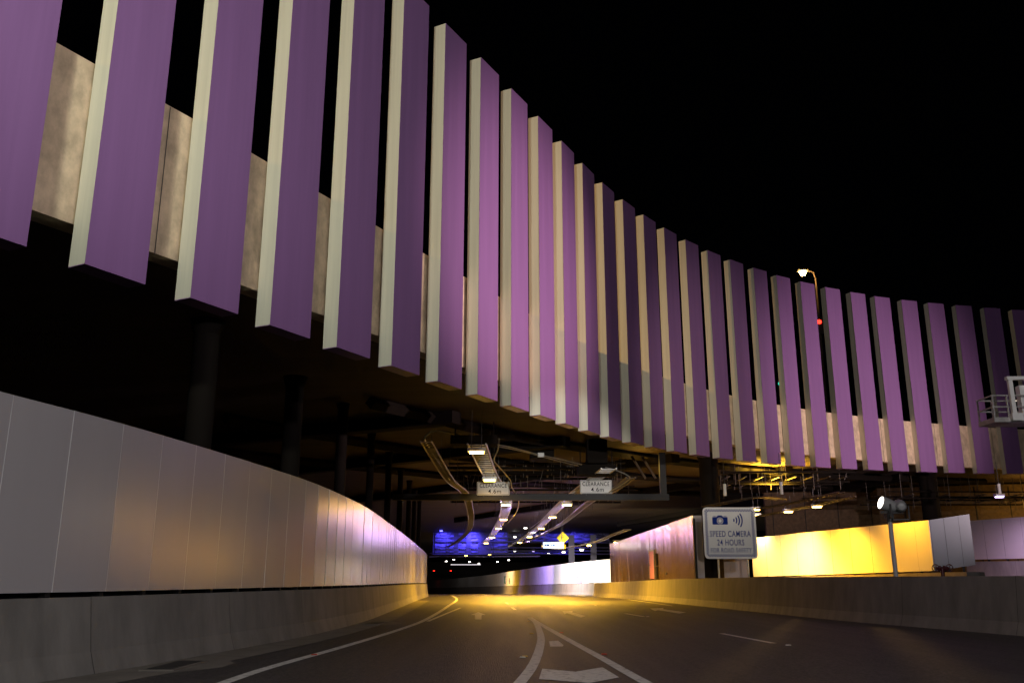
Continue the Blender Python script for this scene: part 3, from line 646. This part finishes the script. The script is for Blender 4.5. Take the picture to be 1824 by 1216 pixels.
# hanging white pendants on the right
for i, (a, c, Y, h) in enumerate(((1291, 872, 48, .62), (1391.5, 869, 48, .65), (1780, 871, 52, .62))):
    p = at(a, c, Y); b = MB(); b.tube([(p.x, p.y, p.z - h / 2), (p.x, p.y, p.z + h / 2)], .09, 12); b.tube([(p.x, p.y, p.z + h / 2), (p.x, p.y, EYE + 6.5)], .02, 6, 1)
    o = b.build('antenna', [M['signw'], M['steel']], smooth=True); tag(o, ['white tube antenna hanging above the left edge of the speed camera sign', 'white tube antenna hanging right of the speed camera sign', 'white tube antenna hanging above the small lamp at the right edge'][i], 'antenna', 'white tube antennas under the deck')

# ------------------------------------------------------------------ blue lit portal deep in the tunnel
po = empty('portal_frame', (-6, 135, 0), 'blue lit steel portal and panels spanning the tunnel far inside', 'portal')
b = MB(); a0, a1 = at(775, 968, 136), at(905, 968, 136)
b.box(((a0.x + a1.x) / 2, 136, EYE + 5.1), (a1.x - a0.x, .3, 3.2)); a2 = at(1085, 968, 138)
b.box(((a1.x + a2.x) / 2, 138, EYE + 5.9), (a2.x - a1.x, .3, 1.5)); b.build('panel', M['spotp'], po)
b = MB()
for i in range(7):
    x = a0.x + (a1.x - a0.x) * (i + random.uniform(-.3, .3)) / 6; b.box((x, 135.6, EYE + 5.1), (random.choice((.12, .3, .7)), .14, 3.4))
b.box((a1.x - 3.4, 135.55, EYE + 5.1), (1.6, .2, 3.3))
for zz in (3.5, 3.95, 4.4, 5.3, 5.9, 6.9): b.box(((a0.x + a2.x) / 2, 135.5, EYE + zz), (a2.x - a0.x, .12, .16))
for i in range(26):
    x = a0.x + (a2.x - a0.x) * i / 26; b.bar((x, 135.4, EYE + 6.0), (x + .7 * (-1) ** i, 135.4, EYE + 7.2), .08)
b.build('truss', M['steel'], po)
b = MB(); p, q = at(765, 991, 128), at(962, 990, 128); b.bar(p, q, .3, .16); p, q = at(765, 985, 140), at(1010, 984, 140); b.bar(p, q, .3, .14); b.build('tray', M['spotp'], po)
b = MB()
for a, c in ((1018, 978), (1057, 978)):
    p = at(a, c, 112); b.box(p, (.7, .5, 3.4))
b.build_each('pier', M['steel2'], po)
b = MB(); p, q = at(803, 1005, 190), at(856, 1005, 190); b.bar(p, q, .5, .16); b.build('light_bar', glow('lit_bar', (.9, .85, .9), .8), po)
for x_, z_, pw in ((-10, 6.6, 900), (-6, 6.4, 900), (-2, 6.6, 300), (5, 6.8, 900), (9, 6.6, 900)):
    lamp('SPOT', 'portal_blue_light', (x_, 133.0, z_), pw * 6, BLUE, (x_, 136, 4.2), .3, 110, 1)
lamp('SPOT', 'portal_blue_light', (7.5, 106, 5.2), 250, (.15, .08, 1), (8, 112, 2.5), .3, 80, 1)
lamp('POINT', 'portal_violet_light', (-1.0, 100, 4.6), 120, (.3, .12, 1), size=.3)
lamp('POINT', 'portal_violet_light', (2.2, 64, 6.0), 30, (.6, .35, 1), size=.3)
lamp('SPOT', 'amber_fill', (16, 55.5, 4.4), 11000, (1, .6, .05), (16, 55, 9), .3, 120, 1)  # added uplight standing in for the ramp lamps' upward light
lamp('POINT', 'amber_fill', (7.0, 49, 5.75), 60, (1, .6, .1), size=.15)  # added point that makes a gold patch on the soffit
lamp('POINT', 'amber_fill', (36, 61, 4.6), 380, (1, .55, .1), size=.3)  # added point that warms the brown wall at the far right
# washes on the white wall
lamp('SPOT', 'wall_wash', (3.6, 87, 3.4), 14000, (1, .84, .50), (11.0, 93, -0.4), .3, 100, 1)
lamp('SPOT', 'wall_wash', (3.0, 95, 4.2), 11000, (1, .88, .75), (9.2, 100.5, -.4), .3, 90, 1)
lamp('SPOT', 'wall_wash', (1.2, 103, 4.8), 16000, (.95, .86, 1), (7.0, 109, -.4), .3, 100, 1)
lamp('SPOT', 'wall_wash', (-.6, 114, 4.2), 7500, (.42, .25, 1), (4.2, 121, 0), .3, 70, 1)
lamp('SPOT', 'wall_wash', (-6, 140, 4.2), 7000, (1, .8, .7), (-3, 160, 0), .3, 120, 1)
# dark ceiling slab further in
b = MB(); b.hexa([(-60, 100, EYE + 7.2), (30, 100, EYE + 7.2), (30, 320, EYE + 3.6), (-60, 320, EYE + 3.6), (-60, 100, EYE + 8), (30, 100, EYE + 8), (30, 320, EYE + 8), (-60, 320, EYE + 8)])
tc = b.build('tunnel_ceiling', M['dark']); tag(tc, kind='structure')
b = MB(); b.box((-20, 262, 2), (80, 1, 12)); tag(b.build('tunnel_end_wall', M['dark']), kind='structure')

# signs inside
Yw = 92; q = at(1002.5, 957.5, Yw)
sg = empty('merge_sign', tuple(q), 'yellow diamond warning sign with merging arrows hung in the tunnel', 'sign')
b = MB(); r_ = .62; b.hexa([(-r_, 0, 0), (0, 0, -r_), (0, .03, -r_), (-r_, .03, 0), (0, 0, r_), (r_, 0, 0), (r_, .03, 0), (0, .03, r_)]) if False else None
b.face([(-r_, 0, 0), (0, 0, -r_), (r_, 0, 0), (0, 0, r_)]); b.face([(-r_, .03, 0), (0, .03, r_), (r_, .03, 0), (0, .03, -r_)])
for p1, p2 in (((-r_, 0), (0, -r_)), ((0, -r_), (r_, 0)), ((r_, 0), (0, r_)), ((0, r_), (-r_, 0))): b.face([(p1[0], 0, p1[1]), (p2[0], 0, p2[1]), (p2[0], .03, p2[1]), (p1[0], .03, p1[1])])
ysig = glow('sign_yellow_glow', (.8, .62, .01), .45)  # emission put into the yellow of the sign plates
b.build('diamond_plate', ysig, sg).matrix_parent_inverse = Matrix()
b = MB(); b.bar((-.12, -.01, -.3), (-.06, -.01, .12), .06, .02); b.bar((.22, -.01, -.3), (.02, -.01, .12), .06, .02); b.bar((-.14, -.01, .05), (-.02, -.01, .3), .05, .02); b.bar((.1, -.01, .05), (-.02, -.01, .3), .05, .02)
b.bar((.22, -.01, -.3), (.22, -.01, -.1), .05, .02)
b.build('arrow_symbol', M['ink'], sg).matrix_parent_inverse = Matrix()
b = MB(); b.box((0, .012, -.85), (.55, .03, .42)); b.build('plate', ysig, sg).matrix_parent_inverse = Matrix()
b = MB(); b.box((0, .06, .5), (.06, .06, 3.2)); b.build('hanger', M['steel'], sg).matrix_parent_inverse = Matrix()
q = at(985.5, 970.5, 90)
sg = empty('message_sign', tuple(q), 'lit white and blue message sign left of the yellow diamond', 'sign')
b = MB(); b.box((0, .1, 0), (2.1, .2, .66)); b.build('cabinet', M['steel'], sg).matrix_parent_inverse = Matrix()
b = MB(); b.box((0, -.01, 0), (1.98, .02, .56)); b.build('screen', M['screen'], sg).matrix_parent_inverse = Matrix()
b = MB()
for x_, w_ in ((-.78, .16), (-.52, .28), (-.2, .12), (.05, .3), (.42, .2), (.7, .18)): b.box((x_, -.024, .02), (w_, .006, .16))
b.build('lettering', M['signb'], sg).matrix_parent_inverse = Matrix()
b = MB()
for s_ in (-.8, .8): b.box((s_, .1, 1.1), (.06, .06, 1.6))
b.build_each('hanger', M['steel'], sg, local=True)
# doors and small fittings on walls
def wall_item(px, py, T, side):    # point on a wall path seen at pixel column px
    best = None
    P = smooth_path([tuple(t) for t in T], .05)
    for i in range(len(P) - 1):
        rat = P[i].x / P[i].y; cxx = (at(px, py, 10).x) / 10
        if best is None or abs(rat - cxx) < best[0]: best = (abs(rat - cxx), P[i], (P[i + 1] - P[i]).normalized())
    return best[1], best[2]
def door(px, ztop, zbot, T, wd, m, label, name='door'):
    p, d = wall_item(px, 1010, T, 1); an = math.atan2(d.y, d.x); n = Vector((-d.y, d.x))
    if n.dot(Vector((-p.x, -p.y))) < 0: n = -n
    ro = empty(name, (p.x, p.y, zbot), label, 'door' if name == 'door' else 'sign')
    c = (p.x + n.x * .03, p.y + n.y * .03, (ztop + zbot) / 2); b = MB(); b.box(c, (wd, .05, ztop - zbot), an); b.build('leaf', M[m], ro)
    b = MB(); fx = Vector((d.x, d.y)) * (wd / 2 + .05)
    for s_ in (-1, 1): b.box((c[0] + fx.x * s_, c[1] + fx.y * s_, c[2]), (.08, .1, ztop - zbot + .1), an)
    b.box((c[0], c[1], ztop + .06), (wd + .2, .1, .1), an); b.build('frame', M['galv'], ro)
    if name == 'door':
        b = MB(); b.box((c[0] + n.x * .05 + fx.x * .7, c[1] + n.y * .05 + fx.y * .7, c[2]), (.12, .05, .04), an); b.build('handle', M['steel'], ro)
door(1162.5, EYE + 1.75, EYE + .0, bx, 1.6, 'pink', 'narrow pink door in the gold metal wall')
door(1032, EYE + .8, EYE - .45, FW, 1.6, 'pink', 'small violet lit door in the glaring white wall')
door(900, EYE + .35, EYE - .75, FW, 1.5, 'teal', 'dark green cabinet sign on the far white wall', 'wall_sign')
door(908, EYE + .0, EYE - .75, FW, .5, 'wood', 'small brown box right of the green cabinet sign', 'wall_sign')
def plate(px, zc, T, wd, ht, m, label):
    p, d = wall_item(px, 1010, T, 1); an = math.atan2(d.y, d.x); n = Vector((-d.y, d.x))
    if n.dot(Vector((-p.x, -p.y))) < 0: n = -n
    b = MB(); b.box((p.x + n.x * .03, p.y + n.y * .03, zc), (wd, .04, ht), an); b.box((p.x + n.x * .055, p.y + n.y * .055, zc), (wd * .8, .01, ht * .86), an)
    tag(b.build('wall_plate', M[m]), label, 'wall plate')
plate(1171, EYE + 1.2, bx, .5, .75, 'ink', 'upper dark upright plate right of the pink door')
plate(1171, EYE + .35, bx, .5, .8, 'ink', 'lower dark upright plate right of the pink door')
plate(1136, EYE + .25, bx, .3, .12, 'steel', 'small dark fitting low on the gold wall left of the pink door')
plate(1187, EYE + .3, bx, .3, .14, 'steel', 'small dark fitting low on the gold wall right of the pink door')

# ------------------------------------------------------------------ right hand objects
# twin floodlight
YF = 29.0; base = at(1597, 1030, YF); top = at(1590, 912, YF)
fl = empty('floodlight_mast', (base.x, YF, zr(YF)), 'galvanised mast with two round floodlight heads behind the right barrier', 'floodlight')
b = MB(); b.tube([(base.x, YF, 0), (base.x - .02, YF, top.z - .25)], .07, 14); b.build('mast', M['greyp'], fl, smooth=True)
b = MB(); b.tube([(base.x - .02, YF, top.z - .3), (base.x - .02, YF, top.z)], [.1, .1], 14); b.bar((base.x - .3, YF, top.z), (base.x + .42, YF, top.z), .09); b.build('crossarm', M['steel'], fl)
def head(c, d, lit):
    c = Vector(c); d = Vector(d).normalized(); b = MB()
    b.tube([c - d * .34, c - d * .32, c - d * .22, c - d * .05, c + d * .16, c + d * .2], [.05, .11, .17, .195, .21, .21], 24); o = b.build('lamp_head', M['greyp'], fl, smooth=True)
    b = MB(); b.tube([c + d * .205, c + d * .225], [.19, .17], 24); b.build('lens', M['flood' if lit else 'glass'], o, smooth=True)
    b = MB(); s = d.cross(Vector((0, 0, 1))).normalized() * .24
    b.bar(c + s, c + s - Vector((0, 0, .42)), .04); b.bar(c - s, c - s - Vector((0, 0, .42)), .04); b.bar(c + s - Vector((0, 0, .42)), c - s - Vector((0, 0, .42)), .04); b.build('yoke', M['steel'], o)
h1 = at(1580, 898, YF); h2 = at(1603, 901, YF)
head(h1, (-.95, -.03, .30), True); head(h2, (.25, .95, .1), False)
lamp('SPOT', 'mast_flood_light', tuple(h1 - Vector((0, 0, EYE)) + Vector((-.25, -.14, .1))), 8, (1, .93, .8), tuple(h1 + Vector((-10, -5, 3)) - Vector((0, 0, EYE))), .2, 110, .5)
# hydrant valve
YV = 32; q = at(1678, 1012, YV)
hv = empty('valve_set', tuple(q), 'dark red pipe valves with two hand wheels above the right barrier', 'valve')
b = MB(); b.tube([(q.x + .05, YV, 0), (q.x, YV, q.z - .1), (q.x, YV, q.z)], .09, 12); b.tube([(q.x - .28, YV, q.z), (q.x + .3, YV, q.z)], .08, 12)
for s_ in (-.12, .12): b.tube([(q.x + s_, YV, q.z), (q.x + s_, YV, q.z + .14)], .06, 10)
b.build('pipe', M['rust'], hv, smooth=True)
for s_ in (-1, 1):
    c = Vector((q.x + s_ * .33, YV - .06, q.z + .02)); b = MB(); b.tube([c + Vector((.17 * math.cos(t * .2618), 0, .17 * math.sin(t * .2618))) for t in range(25)], .022, 6)
    for t in range(5): b.bar(c, c + Vector((.17 * math.cos(t * 1.2566), 0, .17 * math.sin(t * 1.2566))), .025)
    b.tube([c - Vector((0, .04, 0)), c + Vector((0, .1, 0))], .03, 8); b.build('hand_wheel', M['rust'], hv, smooth=True)
hv.scale = (.72, .72, .72)
# boom lift at right edge
YL = 24.0
q0 = at(1768, 748, YL); q1 = at(1850, 748, YL); zt_ = at(1800, 676, YL).z; zr1 = at(1770, 705, YL).z
bl = empty('boom_lift', (q1.x + 3, YL, 0), 'elevated work platform basket reaching in at the right edge', 'boom lift')
b = MB(); zf = q0.z; x0, x1, y0_, y1_ = q0.x, q0.x + 1.9, YL - .1, YL + .75
b.box(((x0 + x1) / 2, (y0_ + y1_) / 2, zf), (x1 - x0, y1_ - y0_, .13)); b.build('platform', M['galv'], bl)
b = MB()
for x in (x0 + .03, x0 + .42, x1 - .03):
    for y in (y0_ + .03, y1_ - .03): b.bar((x, y, zf + .07), (x, y, zr1 + (.0 if x < x1 - .1 else .3)), .035)
for z_ in (zr1, (zr1 + zf) / 2 + .02):
    for y in (y0_ + .03, y1_ - .03): b.bar((x0, y, z_), (x1, y, z_), .035)
    b.bar((x0 + .03, y0_, z_), (x0 + .03, y1_, z_), .035)
b.build('guard_rail', M['galv'], bl)
b = MB(); b.box((x0 + .52, y0_ - .06, (zf + zt_) / 2 + .05), (.11, .1, zt_ - zf - .15)); b.box((x0 + 1.0, y0_ - .06, zt_), (1.15, .14, .09)); b.box((x0 + .58, y0_ - .06, zf + .06), (.3, .14, .2)); b.box((x0 + 1.0, y0_ + .2, (zf + zt_) / 2), (.3, .2, .8)); b.build('control_post', M['signw'], bl)
b = MB(); b.bar((x1 - .2, YL + .3, zf - .05), (x1 + 3.4, YL + 1.2, 1.6), .28, .34); b.build('boom', M['galv'], bl)
b = MB(); b.box((x1 + 3.4, YL + 1.2, .95), (2.2, 1.7, .9)); b.build('chassis', M['steel'], bl)
for sx_ in (-.8, .8):
    for sy_ in (-.8, .8):
        b = MB(); b.tube([(x1 + 3.4 + sx_, YL + 1.2 + sy_ - .12, .38), (x1 + 3.4 + sx_, YL + 1.2 + sy_ + .12, .38)], .38, 20); b.build('wheel', M['black'], bl, smooth=True)
# street lamp on the deck
Yd = 82; q = at(1430, 486, Yd); zdeck = EYE + 8.1
sl = empty('street_lamp', (q.x + 1.2, Yd, zdeck), 'amber street lamp shining above the purple blades', 'street lamp')
b = MB(); b.tube([(q.x + 1.2, Yd, zdeck), (q.x + 1.2, Yd, q.z - .6), (q.x + 1.0, Yd, q.z + .1), (q.x + .4, Yd, q.z + .25)], [.14, .1, .08, .06], 10); b.build('mast', M['coldark'], sl, smooth=True)
b = MB(); b.box((q.x, Yd, q.z + .22), (1.0, .4, .16)); b.build('lamp_head', M['steel'], sl)
b = MB(); b.tube([(q.x, Yd, q.z + .15), (q.x, Yd, q.z - .25)], [.36, .2], 16); b.build('lens', M['lampy'], sl, smooth=True)
lamp('POINT', 'street_lamp_light', (q.x, Yd - .5, q.z - EYE - .5), 2500, (1, .55, .15), size=.3)
def signal(px, py, Y, m, label):
    p = at(px, py, Y); ro = empty('traffic_signal', (p.x + .1, Y, zdeck), label, 'traffic signal')
    b = MB(); b.box((p.x + .12, Y + .2, p.z - .3), (.5, .3, 1.5)); b.build('housing', M['black'], ro)
    b = MB(); b.tube([(p.x, Y + .04, p.z), (p.x, Y - .02, p.z)], .2, 14); b.build('lens', M[m], ro, smooth=True)
    b = MB(); b.tube([(p.x + .12, Y + .3, zdeck), (p.x + .12, Y + .3, p.z + .9)], .07, 10); b.build('post', M['steel'], ro, smooth=True)
signal(1459.5, 573, 78, 'red', 'traffic signal showing red between the blades below the street lamp')
signal(1390, 683, 80, 'green', 'traffic signal showing faint green between the blades')
